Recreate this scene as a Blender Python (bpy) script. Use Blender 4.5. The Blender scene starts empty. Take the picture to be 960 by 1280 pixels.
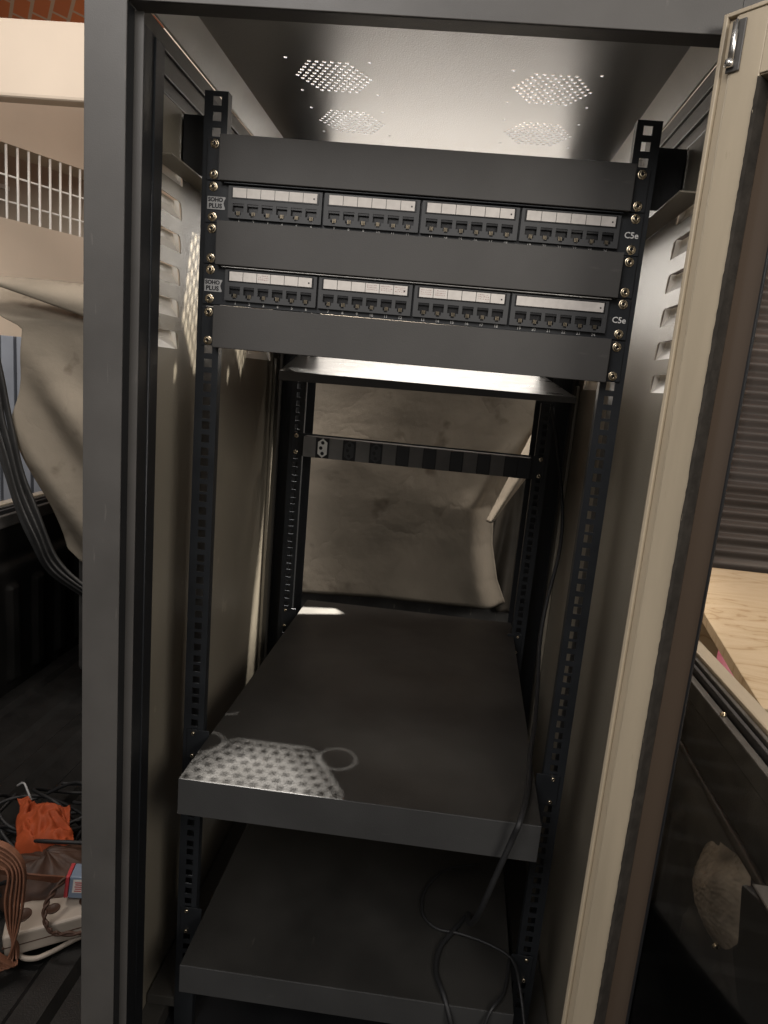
import bpy, bmesh, math, random
from mathutils import Vector, Matrix, noise
random.seed(7)
S = bpy.context.scene
COL = S.collection
PI = math.pi
# ------------------------------------------------------------------ camera
cd = bpy.data.cameras.new("Camera"); cam = bpy.data.objects.new("Camera", cd); COL.objects.link(cam)
cam.location = (0.05858, -0.78466, -0.24226)
cam.rotation_euler = (1.38336643, -0.0914206648, 0.0791439371)
cd.sensor_fit = 'VERTICAL'; cd.sensor_height = 36.0
cd.lens = 838.25 * 36.0 / 1280.0
cd.shift_x = -21.78 / 1280.0; cd.shift_y = -7.11 / 1280.0
cd.clip_start = 0.01; cd.clip_end = 200
S.camera = cam
S.cycles.use_adaptive_sampling = False
S.cycles.sample_clamp_indirect = 2.0
S.cycles.caustics_reflective = False
S.cycles.blur_glossy = 1.0
S.render.resolution_x = 768; S.render.resolution_y = 1024
# ------------------------------------------------------------------ world, lamps, exposure
W = bpy.data.worlds.new("World"); S.world = W; W.use_nodes = True
bg = W.node_tree.nodes['Background']
bg.inputs[0].default_value = (1.0, 0.955, 0.915, 1); bg.inputs[1].default_value = 0.25
S.view_settings.view_transform = 'Standard'; S.view_settings.look = 'None'
S.view_settings.exposure = 0.0; S.view_settings.gamma = 1.0
WARM = (1.0, 0.91, 0.82)
def area(name, loc, target, size, power, col=WARM):
    l = bpy.data.lights.new(name, 'AREA'); l.shape = 'DISK'; l.size = size; l.energy = power; l.color = col
    o = bpy.data.objects.new(name, l); COL.objects.link(o); o.location = loc
    d = Vector(target) - Vector(loc); o.rotation_euler = d.to_track_quat('-Z', 'Y').to_euler(); return o
area("front_fill_light", (-0.5, -1.35, 0.8), (0.0, 0, -0.1), 1.0, 17, (1.0, 0.955, 0.92))  # added soft fill from front left, no ceiling fixture
area("fill_lamp_front", (0.9, -1.35, 0.3), (-0.3, 0.1, -0.4), 0.6, 11, (1.0, 0.94, 0.86))
area("right_fill_light", (1.5, 0.8, 1.2), (1.2, 1.0, -1.0), 0.7, 36)  # added fill to brighten table and right bed rail
bl = area("canvas_fill_light", (0.0, 1.0, 1.25), (0.0, 1.34, -0.1), 0.3, 26); bl.data.spread = math.radians(52)  # added light that brightens the canvas top for the roof to reflect
area("side_fill_light", (-1.15, 0.35, 1.2), (-1.2, 1.1, -0.3), 0.6, 19)  # added fill for the left part of the canvas
wl_ = area("wall_fill_light", (-1.25, -0.3, 0.55), (-1.75, 2.2, 0.45), 0.3, 3.6, (1.0, 0.95, 0.88)); wl_.data.spread = math.radians(75)  # added fill aimed at the left wall and grille bars
sp = bpy.data.lights.new("spot_lamp", 'SPOT'); sp.energy = 1500; sp.spot_size = math.radians(12.5); sp.spot_blend = 0.2
sp.shadow_soft_size = 0.018; sp.color = (1.0, 0.93, 0.82)
sp2 = sp.copy(); sp2.energy = 6500; sp2.spot_size = math.radians(5.5); sp2.shadow_soft_size = 0.01
s2 = bpy.data.objects.new("spot_lamp", sp2); COL.objects.link(s2); s2.location = (-0.1705, 0.6345, 1.57)  # extra beam at the ring lamp's place, added for the roof slot
s2.rotation_euler = (Vector((-0.205, 0.537, 0.14)) - Vector(s2.location)).to_track_quat('-Z', 'Y').to_euler()
rear = area("rear_lamp", (0.0, 1.95, 0.06), (0.02, 0.3, 0.03), 1.1, 6.0, (1.0, 0.94, 0.86)); rear.data.spread = math.radians(90)
# ring of small LEDs, one narrow beam each, 78 mm across
led = bpy.data.lights.new("ring_lamp_led", 'SPOT'); led.energy = 150; led.spot_size = math.radians(9.5); led.spot_blend = 0.35; led.shadow_soft_size = 0.0025; led.color = (1.0, 0.94, 0.86)
for _k in range(26):
    _a = 2 * PI * _k / 26; _o = bpy.data.objects.new("ring_lamp_led", led); COL.objects.link(_o)
    _o.location = (-0.1705 + 0.0392 * math.cos(_a), 0.6345 + 0.0392 * math.sin(_a), 1.57)
    _o.rotation_euler = (Vector((-0.142, 0.183, 0.14)) - Vector((-0.1705, 0.6345, 1.57))).to_track_quat('-Z', 'Y').to_euler()
so = bpy.data.objects.new("spot_lamp", sp); COL.objects.link(so); so.location = (0.63, 0.44, 1.57)
so.rotation_euler = (Vector((-0.142, 0.18, 0.14)) - Vector((0.63, 0.44, 1.57))).to_track_quat('-Z', 'Y').to_euler()

# ------------------------------------------------------------------ materials
def mat(name, col, rough=0.5, metallic=0.0, spec=0.5, var=0.12, vscale=6.0, bump=0.0, bscale=300.0, rvar=0.1, coat=0.0, emit=None, estr=0.0, col2=None, stretch=None, detail=4):
    m = bpy.data.materials.new(name); m.use_nodes = True
    n = m.node_tree.nodes; L = m.node_tree.links; b = n['Principled BSDF']
    b.inputs['Roughness'].default_value = rough; b.inputs['Metallic'].default_value = metallic
    b.inputs['Specular IOR Level'].default_value = spec; b.inputs['Coat Weight'].default_value = coat
    tc = n.new('ShaderNodeTexCoord'); src = tc.outputs['Object']
    if stretch:
        mp = n.new('ShaderNodeMapping'); mp.inputs['Scale'].default_value = stretch; L.new(src, mp.inputs[0]); src = mp.outputs[0]
    nz = n.new('ShaderNodeTexNoise'); nz.inputs['Scale'].default_value = vscale; nz.inputs['Detail'].default_value = detail; L.new(src, nz.inputs['Vector'])
    rp = n.new('ShaderNodeValToRGB'); c2 = col2 or tuple(min(1, c * (1 + var * 2)) for c in col)
    c1 = col if col2 else tuple(c * (1 - var) for c in col)
    rp.color_ramp.elements[0].color = (*c1, 1); rp.color_ramp.elements[0].position = 0.3
    rp.color_ramp.elements[1].color = (*c2, 1); rp.color_ramp.elements[1].position = 0.72
    L.new(nz.outputs['Fac'], rp.inputs[0]); L.new(rp.outputs[0], b.inputs['Base Color'])
    if rvar:
        n2 = n.new('ShaderNodeTexNoise'); n2.inputs['Scale'].default_value = vscale * 2.3; n2.inputs['Detail'].default_value = 5; L.new(src, n2.inputs['Vector'])
        mr = n.new('ShaderNodeMapRange'); mr.inputs[3].default_value = max(0.02, rough - rvar); mr.inputs[4].default_value = min(1, rough + rvar)
        L.new(n2.outputs['Fac'], mr.inputs[0]); L.new(mr.outputs[0], b.inputs['Roughness'])
    if bump:
        n3 = n.new('ShaderNodeTexNoise'); n3.inputs['Scale'].default_value = bscale; n3.inputs['Detail'].default_value = 2; L.new(src, n3.inputs['Vector'])
        bp = n.new('ShaderNodeBump'); bp.inputs['Strength'].default_value = bump; bp.inputs['Distance'].default_value = 0.001
        L.new(n3.outputs['Fac'], bp.inputs['Height']); L.new(bp.outputs[0], b.inputs['Normal'])
    if emit:
        b.inputs['Emission Color'].default_value = (*emit, 1); b.inputs['Emission Strength'].default_value = estr
    return m
M = {}
M['paint'] = mat('textured_dark_paint', (0.055, 0.052, 0.047), 0.36, 0, 0.6, 0.1, 5, 0.35, 700, 0.05)
M['roof'] = mat('roof_dark_paint', (0.50, 0.51, 0.53), 0.33, 1.0, 0.5, 0.0, 3, 0.35, 600, 0.0)
M['web'] = mat('lightened_web_paint', (0.78, 0.74, 0.68), 0.32, 0, 0.5, 0.08, 12, 0.3, 500, 0.05)  # cabinet paint made pale, strong light put into its colour
M['side'] = mat('side_panel_paint', (0.255, 0.226, 0.178), 0.36, 0, 0.7, 0.12, 3, 0.35, 700, 0.05)
M['grey'] = mat('grey_matt_paint', (0.062, 0.059, 0.056), 0.55, 0, 0.4, 0.1, 9, 0.15, 900, 0.08)
M['post'] = mat('post_grey_paint', (0.070, 0.066, 0.062), 0.45, 0, 0.5, 0.16, 9, 0.12, 800, 0.08)
M['pencil'] = mat('faint_handwriting', (0.42, 0.27, 0.26), 0.7, 0, 0.2, 0.1, 80, 0, 0, 0)
M['black'] = mat('black_satin_paint', (0.012, 0.0125, 0.014), 0.38, 0, 0.5, 0.15, 12, 0.15, 800, 0.08)
M['rail'] = mat('rail_black_paint', (0.016, 0.018, 0.021), 0.4, 0, 0.5, 0.15, 20, 0.1, 900, 0.08)
M['tray'] = mat('tray_dark_paint', (0.045, 0.045, 0.044), 0.30, 0, 0.45, 0.15, 9, 0.3, 600, 0.1)
M['shelf'] = mat('shelf_dark_paint', (0.021, 0.020, 0.0185), 0.42, 0, 0.5, 0.25, 9, 0.3, 600, 0.1)
M['shelf_lip'] = mat('shelf_lip_paint', (0.038, 0.038, 0.038), 0.5, 0, 0.45, 0.12, 9, 0.2, 700, 0.08)
M['plastic'] = mat('port_grey_plastic', (0.045, 0.046, 0.048), 0.5, 0, 0.5, 0.05, 30, 0, 0, 0.05)
M['port'] = mat('port_black_plastic', (0.006, 0.006, 0.007), 0.3, 0, 0.5, 0.1, 60)
M['brass'] = mat('contact_metal', (0.25, 0.21, 0.15), 0.4, 1, 0.5, 0.1, 60)
M['nickel'] = mat('screw_metal', (0.78, 0.66, 0.48), 0.26, 1, 0.5, 0.15, 90)
M['silver'] = mat('bare_steel', (0.75, 0.73, 0.7), 0.25, 1, 0.5, 0.1, 50)
M['paper'] = mat('paper_label', (0.64, 0.60, 0.56), 0.6, 0, 0.4, 0.06, 120, 0, 0, 0.05)
M['ink'] = mat('printed_white_ink', (0.75, 0.74, 0.72), 0.6, 0, 0.3, 0.05, 80, 0, 0, 0)
M['badge'] = mat('badge_grey', (0.36, 0.36, 0.36), 0.4, 0, 0.5, 0.06, 80, 0, 0, 0.05)
M['dark_ink'] = mat('badge_dark_letters', (0.02, 0.02, 0.022), 0.5, 0, 0.4, 0.05, 80, 0, 0, 0)
M['socket_w'] = mat('socket_white_plastic', (0.85, 0.85, 0.82), 0.4, 0, 0.5, 0.05, 80)
M['door'] = mat('door_frame_paint', (0.44, 0.37, 0.27), 0.42, 0, 0.5, 0.1, 5, 0.15, 500, 0.06, stretch=(6, 6, 0.6))
M['spacer'] = mat('spacer_grey_plastic', (0.19, 0.185, 0.18), 0.5, 0, 0.5, 0.08, 30)
M['edge'] = mat('rubbed_liner_edge', (0.040, 0.035, 0.030), 0.42, 0, 0.5, 0.3, 40, 0.4, 200, 0.1)
M['shade_cloth'] = mat('shade_brown_sheet', (0.075, 0.065, 0.052), 0.6, 0, 0.4, 0.2, 8, 0.4, 300, 0.1)  # shade of the gap beside the canvas, put into a dark cloth
M['foam'] = mat('black_foam_seal', (0.030, 0.026, 0.022), 0.9, 0, 0.2, 0.2, 80, 0.5, 300, 0)
M['border'] = mat('glass_printed_border', (0.085, 0.062, 0.045), 0.22, 0, 0.5, 0.1, 3, 0, 0, 0.03, stretch=(1, 1, 0.3))  # black border, its brown is a reflection put into the colour
M['cable'] = mat('black_cable_sheath', (0.009, 0.009, 0.010), 0.6, 0, 0.5, 0.1, 60)
M['canvas'] = mat('stained_canvas', (0.19, 0.165, 0.13), 0.82, 0, 0.25, 0, 4.0, 0.6, 900, 0.05, col2=(0.31, 0.27, 0.215), detail=8)
M['floor'] = mat('shaded_bed_liner', (0.006, 0.0058, 0.0055), 0.5, 0, 0.35, 0.3, 14, 0.5, 400, 0.12)  # darker copy of the bed liner, shade put into its colour
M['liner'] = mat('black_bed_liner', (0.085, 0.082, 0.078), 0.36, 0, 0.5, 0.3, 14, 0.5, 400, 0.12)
M['worn'] = mat('worn_liner_plastic', (0.42, 0.37, 0.32), 0.30, 0, 0.7, 0.35, 25, 1.0, 140, 0.1, coat=0.4)
M['truck'] = mat('cream_truck_paint', (0.62, 0.54, 0.42), 0.3, 0, 0.5, 0.04, 6, 0, 0, 0.05, coat=0.5)
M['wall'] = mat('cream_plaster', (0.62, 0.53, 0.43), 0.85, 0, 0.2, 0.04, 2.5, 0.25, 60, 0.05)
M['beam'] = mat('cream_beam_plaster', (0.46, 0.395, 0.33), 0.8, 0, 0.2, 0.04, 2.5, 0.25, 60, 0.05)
M['ground'] = mat('garage_concrete', (0.20, 0.18, 0.155), 0.8, 0, 0.3, 0.2, 3, 0.3, 80, 0.05)
M['whitebar'] = mat('white_painted_bar', (0.85, 0.84, 0.80), 0.45, 0, 0.5, 0.05, 20)
M['shutter'] = mat('shutter_steel', (0.135, 0.118, 0.108), 0.42, 0.2, 0.5, 0.15, 2, 0.1, 90, 0.1, stretch=(0.5, 1, 6))
M['orange'] = mat('orange_cloth', (0.33, 0.060, 0.017), 0.7, 0, 0.3, 0.12, 12, 0.2, 300, 0.05)
M['strap'] = mat('brown_webbing', (0.19, 0.085, 0.05), 0.65, 0, 0.35, 0.2, 50, 0.4, 500, 0.05)
M['brown'] = mat('brown_leather', (0.055, 0.027, 0.017), 0.55, 0, 0.4, 0.3, 20, 0.3, 200, 0.1)
M['block'] = mat('white_power_block', (0.36, 0.31, 0.26), 0.5, 0, 0.4, 0.08, 12, 0.1, 200, 0.05)
M['redbox'] = mat('red_card', (0.42, 0.04, 0.05), 0.4, 0, 0.5, 0.1, 30)
M['bluebox'] = mat('blue_grey_card', (0.17, 0.22, 0.30), 0.4, 0, 0.5, 0.1, 30)
M['hose'] = mat('black_rolled_vinyl', (0.016, 0.016, 0.016), 0.4, 0, 0.5, 0.3, 12, 0.5, 120, 0.12)
M['pink'] = mat('pink_plastic', (0.62, 0.13, 0.22), 0.35, 0, 0.5, 0.08, 8)
M['darkthing'] = mat('dark_grey_plastic', (0.05, 0.05, 0.055), 0.5, 0, 0.5, 0.1, 8)
M['bluegrey'] = mat('blue_grey_slats', (0.20, 0.22, 0.26), 0.5, 0, 0.5, 0.1, 8)
M['green'] = mat('dark_green_board', (0.06, 0.13, 0.10), 0.6, 0, 0.4, 0.2, 3)
M['mesh_bg'] = mat('rough_brown_masonry', (0.20, 0.155, 0.115), 0.9, 0, 0.2, 0, 9, 0.5, 60, 0, col2=(0.42, 0.34, 0.26), detail=8)
def scuff(m, scale, st, amt, gain=(1.9, 1.85, 1.8, 1)):
    n = m.node_tree.nodes; L = m.node_tree.links; tc = n['Texture Coordinate']; b = n['Principled BSDF']
    src = b.inputs['Base Color'].links[0].from_socket
    for i, (sc_, stv, lo) in enumerate(((scale, st, 0.69), (scale * 0.22, (1, 1, 1), 0.66))):
        mp = n.new('ShaderNodeMapping'); mp.inputs['Scale'].default_value = stv; mp.inputs['Rotation'].default_value = (0.25 * (1 - i), 0.2 * (1 - i), 0.1); L.new(tc.outputs['Object'], mp.inputs[0])
        nz = n.new('ShaderNodeTexNoise'); nz.inputs['Scale'].default_value = sc_; nz.inputs['Detail'].default_value = 6; L.new(mp.outputs[0], nz.inputs['Vector'])
        rp = n.new('ShaderNodeValToRGB'); rp.color_ramp.elements[0].position = lo; rp.color_ramp.elements[0].color = (1, 1, 1, 1); rp.color_ramp.elements[1].position = lo + 0.05 + 0.12 * i; rp.color_ramp.elements[1].color = gain
        mx = n.new('ShaderNodeMixRGB'); mx.blend_type = 'MULTIPLY'; mx.inputs[0].default_value = amt
        L.new(nz.outputs['Fac'], rp.inputs[0]); L.new(src, mx.inputs[1]); L.new(rp.outputs[0], mx.inputs[2]); src = mx.outputs[0]
    L.new(src, b.inputs['Base Color'])
scuff(M['post'], 30, (6, 6, 0.8), 0.45); scuff(M['shelf'], 22, (8, 0.9, 1), 0.7); scuff(M['grey'], 26, (0.8, 5, 5), 0.25); scuff(M['shelf_lip'], 26, (0.8, 5, 5), 0.4); scuff(M['liner'], 18, (4, 1, 1), 0.9, (2.6, 2.4, 2.2, 1))
scuff(M['door'], 26, (6, 6, 0.8), 0.5, (0.6, 0.56, 0.5, 1)); scuff(M['side'], 24, (5, 1, 1), 0.3)
def crease(m, scale, dist):
    n = m.node_tree.nodes; L = m.node_tree.links; tc = n['Texture Coordinate']
    nz = n.new('ShaderNodeTexNoise'); nz.inputs['Scale'].default_value = scale; nz.inputs['Detail'].default_value = 5; nz.inputs['Distortion'].default_value = 0.25; L.new(tc.outputs['Object'], nz.inputs['Vector'])
    a = n.new('ShaderNodeMath'); a.operation = 'SUBTRACT'; a.inputs[1].default_value = 0.5; L.new(nz.outputs['Fac'], a.inputs[0])
    c = n.new('ShaderNodeMath'); c.operation = 'ABSOLUTE'; L.new(a.outputs[0], c.inputs[0])
    d = n.new('ShaderNodeMath'); d.operation = 'POWER'; d.inputs[1].default_value = 0.85; L.new(c.outputs[0], d.inputs[0])
    old = [x for x in n if x.type == 'BUMP'][0]; b2 = n.new('ShaderNodeBump'); b2.inputs['Strength'].default_value = 0.55; b2.inputs['Distance'].default_value = dist
    L.new(d.outputs[0], b2.inputs['Height']); L.new(b2.outputs[0], old.inputs['Normal'])
    vz = n.new('ShaderNodeTexNoise'); vz.inputs['Scale'].default_value = 13; vz.inputs['Detail'].default_value = 3; L.new(tc.outputs['Object'], vz.inputs['Vector'])
    rp = n.new('ShaderNodeValToRGB'); rp.color_ramp.elements[0].position = 0.62; rp.color_ramp.elements[0].color = (1, 1, 1, 1); rp.color_ramp.elements[1].position = 0.76; rp.color_ramp.elements[1].color = (0.35, 0.3, 0.26, 1)
    L.new(vz.outputs['Fac'], rp.inputs[0]); mx = n.new('ShaderNodeMixRGB'); mx.blend_type = 'MULTIPLY'; mx.inputs[0].default_value = 0.8
    b = n['Principled BSDF']; src = b.inputs['Base Color'].links[0].from_socket; L.new(src, mx.inputs[1]); L.new(rp.outputs[0], mx.inputs[2]); L.new(mx.outputs[0], b.inputs['Base Color'])
crease(M['canvas'], 3.4, 0.026)
def glass_mat():
    m = bpy.data.materials.new('door_glass'); m.use_nodes = True; n = m.node_tree.nodes; L = m.node_tree.links
    for x in list(n):
        if x.type != 'OUTPUT_MATERIAL': n.remove(x)
    out = n['Material Output']; t = n.new('ShaderNodeBsdfTransparent'); t.inputs[0].default_value = (0.93, 0.92, 0.90, 1)
    g = n.new('ShaderNodeBsdfGlossy'); g.inputs['Roughness'].default_value = 0.03
    f = n.new('ShaderNodeFresnel'); f.inputs[0].default_value = 1.45; mx = n.new('ShaderNodeMixShader')
    L.new(f.outputs[0], mx.inputs[0]); L.new(t.outputs[0], mx.inputs[1]); L.new(g.outputs[0], mx.inputs[2]); L.new(mx.outputs[0], out.inputs[0]); return m
M['glass'] = glass_mat()
def plywood():
    m = mat('plywood_grain', (0.60, 0.43, 0.24), 0.55, 0, 0.3, 0, 4, 0, 0, 0.05)
    n = m.node_tree.nodes; L = m.node_tree.links; b = n['Principled BSDF']; tc = n['Texture Coordinate']
    mp = n.new('ShaderNodeMapping'); mp.inputs['Scale'].default_value = (1.2, 3.5, 1); mp.inputs['Rotation'].default_value = (0, 0, 0.25); L.new(tc.outputs['Object'], mp.inputs[0])
    nz = n.new('ShaderNodeTexNoise'); nz.inputs['Scale'].default_value = 2.6; nz.inputs['Detail'].default_value = 3; nz.inputs['Distortion'].default_value = 0.8; L.new(mp.outputs[0], nz.inputs['Vector'])
    ml = n.new('ShaderNodeMath'); ml.operation = 'MULTIPLY'; ml.inputs[1].default_value = 9; L.new(nz.outputs['Fac'], ml.inputs[0])
    fr = n.new('ShaderNodeMath'); fr.operation = 'PINGPONG'; fr.inputs[1].default_value = 1; L.new(ml.outputs[0], fr.inputs[0])
    rp = n.new('ShaderNodeValToRGB'); rp.color_ramp.elements[0].color = (0.44, 0.31, 0.18, 1); rp.color_ramp.elements[1].color = (0.66, 0.53, 0.37, 1)
    e = rp.color_ramp.elements.new(0.12); e.color = (0.60, 0.47, 0.31, 1)
    L.new(fr.outputs[0], rp.inputs[0]); L.new(rp.outputs[0], b.inputs['Base Color']); return m
M['ply'] = plywood()
def brickmat():
    m = mat('clay_brick_ceiling', (0.5, 0.2, 0.1), 0.85, 0, 0.2, 0.2, 6)
    n = m.node_tree.nodes; L = m.node_tree.links; b = n['Principled BSDF']; tc = n['Texture Coordinate']
    mp = n.new('ShaderNodeMapping'); mp.inputs['Rotation'].default_value = (0, 0, 0.9); L.new(tc.outputs['Object'], mp.inputs[0])
    br = n.new('ShaderNodeTexBrick'); br.inputs['Scale'].default_value = 3.0; br.inputs['Mortar Size'].default_value = 0.03; br.inputs['Mortar Smooth'].default_value = 0.4
    br.inputs['Color1'].default_value = (0.62, 0.19, 0.07, 1); br.inputs['Color2'].default_value = (0.50, 0.16, 0.07, 1); br.inputs['Mortar'].default_value = (0.50, 0.36, 0.26, 1)
    nz = n.new('ShaderNodeTexNoise'); nz.inputs['Scale'].default_value = 5; L.new(tc.outputs['Object'], nz.inputs['Vector'])
    ad = n.new('ShaderNodeMixRGB'); ad.blend_type = 'MULTIPLY'; ad.inputs[0].default_value = 0.5; 
    L.new(mp.outputs[0], br.inputs['Vector']); L.new(br.outputs['Color'], ad.inputs[1]); L.new(nz.outputs['Color'], ad.inputs[2]); L.new(br.outputs['Color'], b.inputs['Base Color']); return m
M['brick'] = brickmat()

# ------------------------------------------------------------------ builders
def tag(o, label=None, cat=None, group=None, kind=None):
    if label: o['label'] = label
    if cat: o['category'] = cat
    if group: o['group'] = group
    if kind: o['kind'] = kind
    return o
def thing(name, loc, label, cat, group=None, rz=0):
    o = bpy.data.objects.new(name, None); COL.objects.link(o); o.location = loc; o.rotation_euler = (0, 0, rz)
    o.empty_display_size = 0.05
    o['origin'] = list(loc); return tag(o, label, cat, group)
def root_loc(o):
    while o.parent: o = o.parent
    return o.location
class MB:
    def __init__(s, local=False): s.bm = bmesh.new(); s.local = local
    def box(s, x0, x1, y0, y1, z0, z1, mtx=None):
        v = [s.bm.verts.new((x, y, z)) for z in (z0, z1) for y in (y0, y1) for x in (x0, x1)]
        for f in ((0, 2, 3, 1), (4, 5, 7, 6), (0, 1, 5, 4), (2, 6, 7, 3), (0, 4, 6, 2), (1, 3, 7, 5)): s.bm.faces.new([v[i] for i in f])
        if mtx:
            for q in v: q.co = mtx @ q.co
        return s
    def hexa(s, p):  # 8 corners: bottom 4 ccw, top 4 ccw
        v = [s.bm.verts.new(q) for q in p]
        for f in ((3, 2, 1, 0), (4, 5, 6, 7), (0, 1, 5, 4), (1, 2, 6, 5), (2, 3, 7, 6), (3, 0, 4, 7)): s.bm.faces.new([v[i] for i in f])
        return s
    def prism(s, poly, z0, z1, mtx=None):
        a = [s.bm.verts.new((p[0], p[1], z0)) for p in poly]; b = [s.bm.verts.new((p[0], p[1], z1)) for p in poly]
        n = len(poly); s.bm.faces.new(a[::-1]); s.bm.faces.new(b)
        for i in range(n): s.bm.faces.new((a[i], a[(i + 1) % n], b[(i + 1) % n], b[i]))
        if mtx:
            for q in a + b: q.co = mtx @ q.co
        return s
    def tube(s, pts, r, n=10, closed=False):
        pts = [Vector(p) for p in pts]; rings = []; N = len(pts); up = None
        for i, p in enumerate(pts):
            if closed: t = pts[(i + 1) % N] - pts[i - 1]
            else: t = pts[min(i + 1, N - 1)] - pts[max(i - 1, 0)]
            t.normalize()
            if up is None: up = t.orthogonal().normalized()
            up = (up - t * up.dot(t)).normalized(); w = t.cross(up)
            rr = r[i] if isinstance(r, (list, tuple)) else r
            rings.append([s.bm.verts.new(p + (up * math.cos(a) + w * math.sin(a)) * rr) for a in [2 * PI * k / n for k in range(n)]])
        for i in range(N if closed else N - 1):
            A, B = rings[i], rings[(i + 1) % N]
            for k in range(n): s.bm.faces.new((A[k], A[(k + 1) % n], B[(k + 1) % n], B[k]))
        if not closed: s.bm.faces.new(rings[0][::-1]); s.bm.faces.new(rings[-1])
        return s
    def ribbon(s, pts, w, th, up=(0, 0, 1)):   # flat strap
        pts = [Vector(p) for p in pts]; rings = []; N = len(pts)
        for i, p in enumerate(pts):
            t = (pts[min(i + 1, N - 1)] - pts[max(i - 1, 0)]).normalized(); u = Vector(up); u = (u - t * u.dot(t)).normalized(); v = t.cross(u)
            rings.append([s.bm.verts.new(p + u * a * w / 2 + v * b * th / 2) for a, b in ((-1, -1), (1, -1), (1, 1), (-1, 1))])
        for i in range(N - 1):
            A, B = rings[i], rings[i + 1]
            for k in range(4): s.bm.faces.new((A[k], A[(k + 1) % 4], B[(k + 1) % 4], B[k]))
        s.bm.faces.new(rings[0][::-1]); s.bm.faces.new(rings[-1]); return s
    def lathe(s, prof, mtx, n=20):  # prof [(r, h)] along local z
        rings = []
        for r, h in prof:
            rings.append([s.bm.verts.new(mtx @ Vector((r * math.cos(2 * PI * k / n), r * math.sin(2 * PI * k / n), h))) for k in range(n)] if r > 1e-6 else [s.bm.verts.new(mtx @ Vector((0, 0, h)))])
        for A, B in zip(rings, rings[1:]):
            if len(A) == 1 and len(B) == 1: continue
            for k in range(n):
                if len(A) == 1: s.bm.faces.new((A[0], B[k], B[(k + 1) % n]))
                elif len(B) == 1: s.bm.faces.new((A[k], A[(k + 1) % n], B[0]))
                else: s.bm.faces.new((A[k], A[(k + 1) % n], B[(k + 1) % n], B[k]))
        return s
    def grid(s, nx, ny, f):
        V = [[s.bm.verts.new(f(i / nx, j / ny)) for j in range(ny + 1)] for i in range(nx + 1)]
        for i in range(nx):
            for j in range(ny): s.bm.faces.new((V[i][j], V[i + 1][j], V[i + 1][j + 1], V[i][j + 1]))
        return s
    def addmesh(s, me, mtx):
        me.transform(mtx); s.bm.from_mesh(me); bpy.data.meshes.remove(me); return s
    def build(s, name, m, parent=None, bevel=0.0, smooth=False, solid=0.0, sub=0, seg=2):
        bmesh.ops.recalc_face_normals(s.bm, faces=s.bm.faces)
        me = bpy.data.meshes.new(name); s.bm.to_mesh(me); s.bm.free()
        o = bpy.data.objects.new(name, me); COL.objects.link(o)
        me.materials.append(M[m] if isinstance(m, str) else m)
        if parent:
            o.parent = parent
            if not s.local: me.transform(Matrix.Translation(-Vector(root_loc(parent))))
        if smooth:
            for p in me.polygons: p.use_smooth = True
        if solid:
            d = o.modifiers.new('solid', 'SOLIDIFY'); d.thickness = solid; d.offset = 0
        if sub:
            d = o.modifiers.new('sub', 'SUBSURF'); d.levels = sub; d.render_levels = sub
        if bevel:
            d = o.modifiers.new('bevel', 'BEVEL'); d.width = bevel; d.segments = seg; d.limit_method = 'ANGLE'; d.angle_limit = math.radians(40)
        return o
def curve_mesh(cu):
    o = bpy.data.objects.new('tmp', cu); COL.objects.link(o)
    dg = bpy.context.evaluated_depsgraph_get(); me = bpy.data.meshes.new_from_object(o.evaluated_get(dg))
    COL.objects.unlink(o); bpy.data.objects.remove(o); bpy.data.curves.remove(cu); me.materials.clear(); return me
def plate(outline, holes, th):
    cu = bpy.data.curves.new('c', 'CURVE'); cu.dimensions = '2D'; cu.fill_mode = 'BOTH'; cu.extrude = th / 2
    for loop in [outline] + holes:
        sp_ = cu.splines.new('POLY'); sp_.points.add(len(loop) - 1); sp_.use_cyclic_u = True
        for i, p in enumerate(loop): sp_.points[i].co = (p[0], p[1], 0, 1)
    return curve_mesh(cu)
def text(txt, size, ext=0.0002, spacing=1.0, bold=0.0):
    cu = bpy.data.curves.new('t', 'FONT'); cu.body = txt; cu.size = size; cu.align_x = 'CENTER'; cu.align_y = 'CENTER'; cu.extrude = ext; cu.offset = bold; cu.space_line = 0.85; cu.resolution_u = 3
    cu.space_character = spacing
    return curve_mesh(cu)
def XZ(x, y, z): # local (X,Y)->(x,z) facing -y
    return Matrix.Translation((x, y, z)) @ Matrix.Rotation(PI / 2, 4, 'X')
def rect(cx, cz, w, h): return [(cx - w / 2, cz - h / 2), (cx + w / 2, cz - h / 2), (cx + w / 2, cz + h / 2), (cx - w / 2, cz + h / 2)]
def circ(cx, cy, r, n=10): return [(cx + r * math.cos(2 * PI * k / n), cy + r * math.sin(2 * PI * k / n)) for k in range(n)]
U = 0.04445; HX = 0.2325
def hole_z(k, h): return -(k * U + (0.00635, 0.022225, 0.0381)[h])
def spline(pts, n=8):
    P = [Vector(p) for p in pts]; P = [P[0] * 2 - P[1]] + P + [P[-1] * 2 - P[-2]]; out = []
    for i in range(1, len(P) - 2):
        for k in range(n):
            t = k / n; a, b, c, d = P[i - 1], P[i], P[i + 1], P[i + 2]
            out.append(0.5 * ((2 * b) + (c - a) * t + (2 * a - 5 * b + 4 * c - d) * t * t + (3 * b - a - 3 * c + d) * t ** 3))
    out.append(P[-2]); return out
def ladder(b, x0, x1, z0, z1, hx, w, zs, h, mtx):
    xs = [x0, hx - w / 2, hx + w / 2, x1]; rows = [z0]
    for q in sorted(zs): rows += [q - h / 2, q + h / 2]
    rows.append(z1)
    V = [[b.bm.verts.new(mtx @ Vector((x, z, 0))) for x in xs] for z in rows]
    for i in range(len(rows) - 1):
        for j in range(3):
            if j == 1 and i % 2 == 1: continue
            b.bm.faces.new((V[i][j], V[i][j + 1], V[i + 1][j + 1], V[i + 1][j]))
    return b
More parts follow.
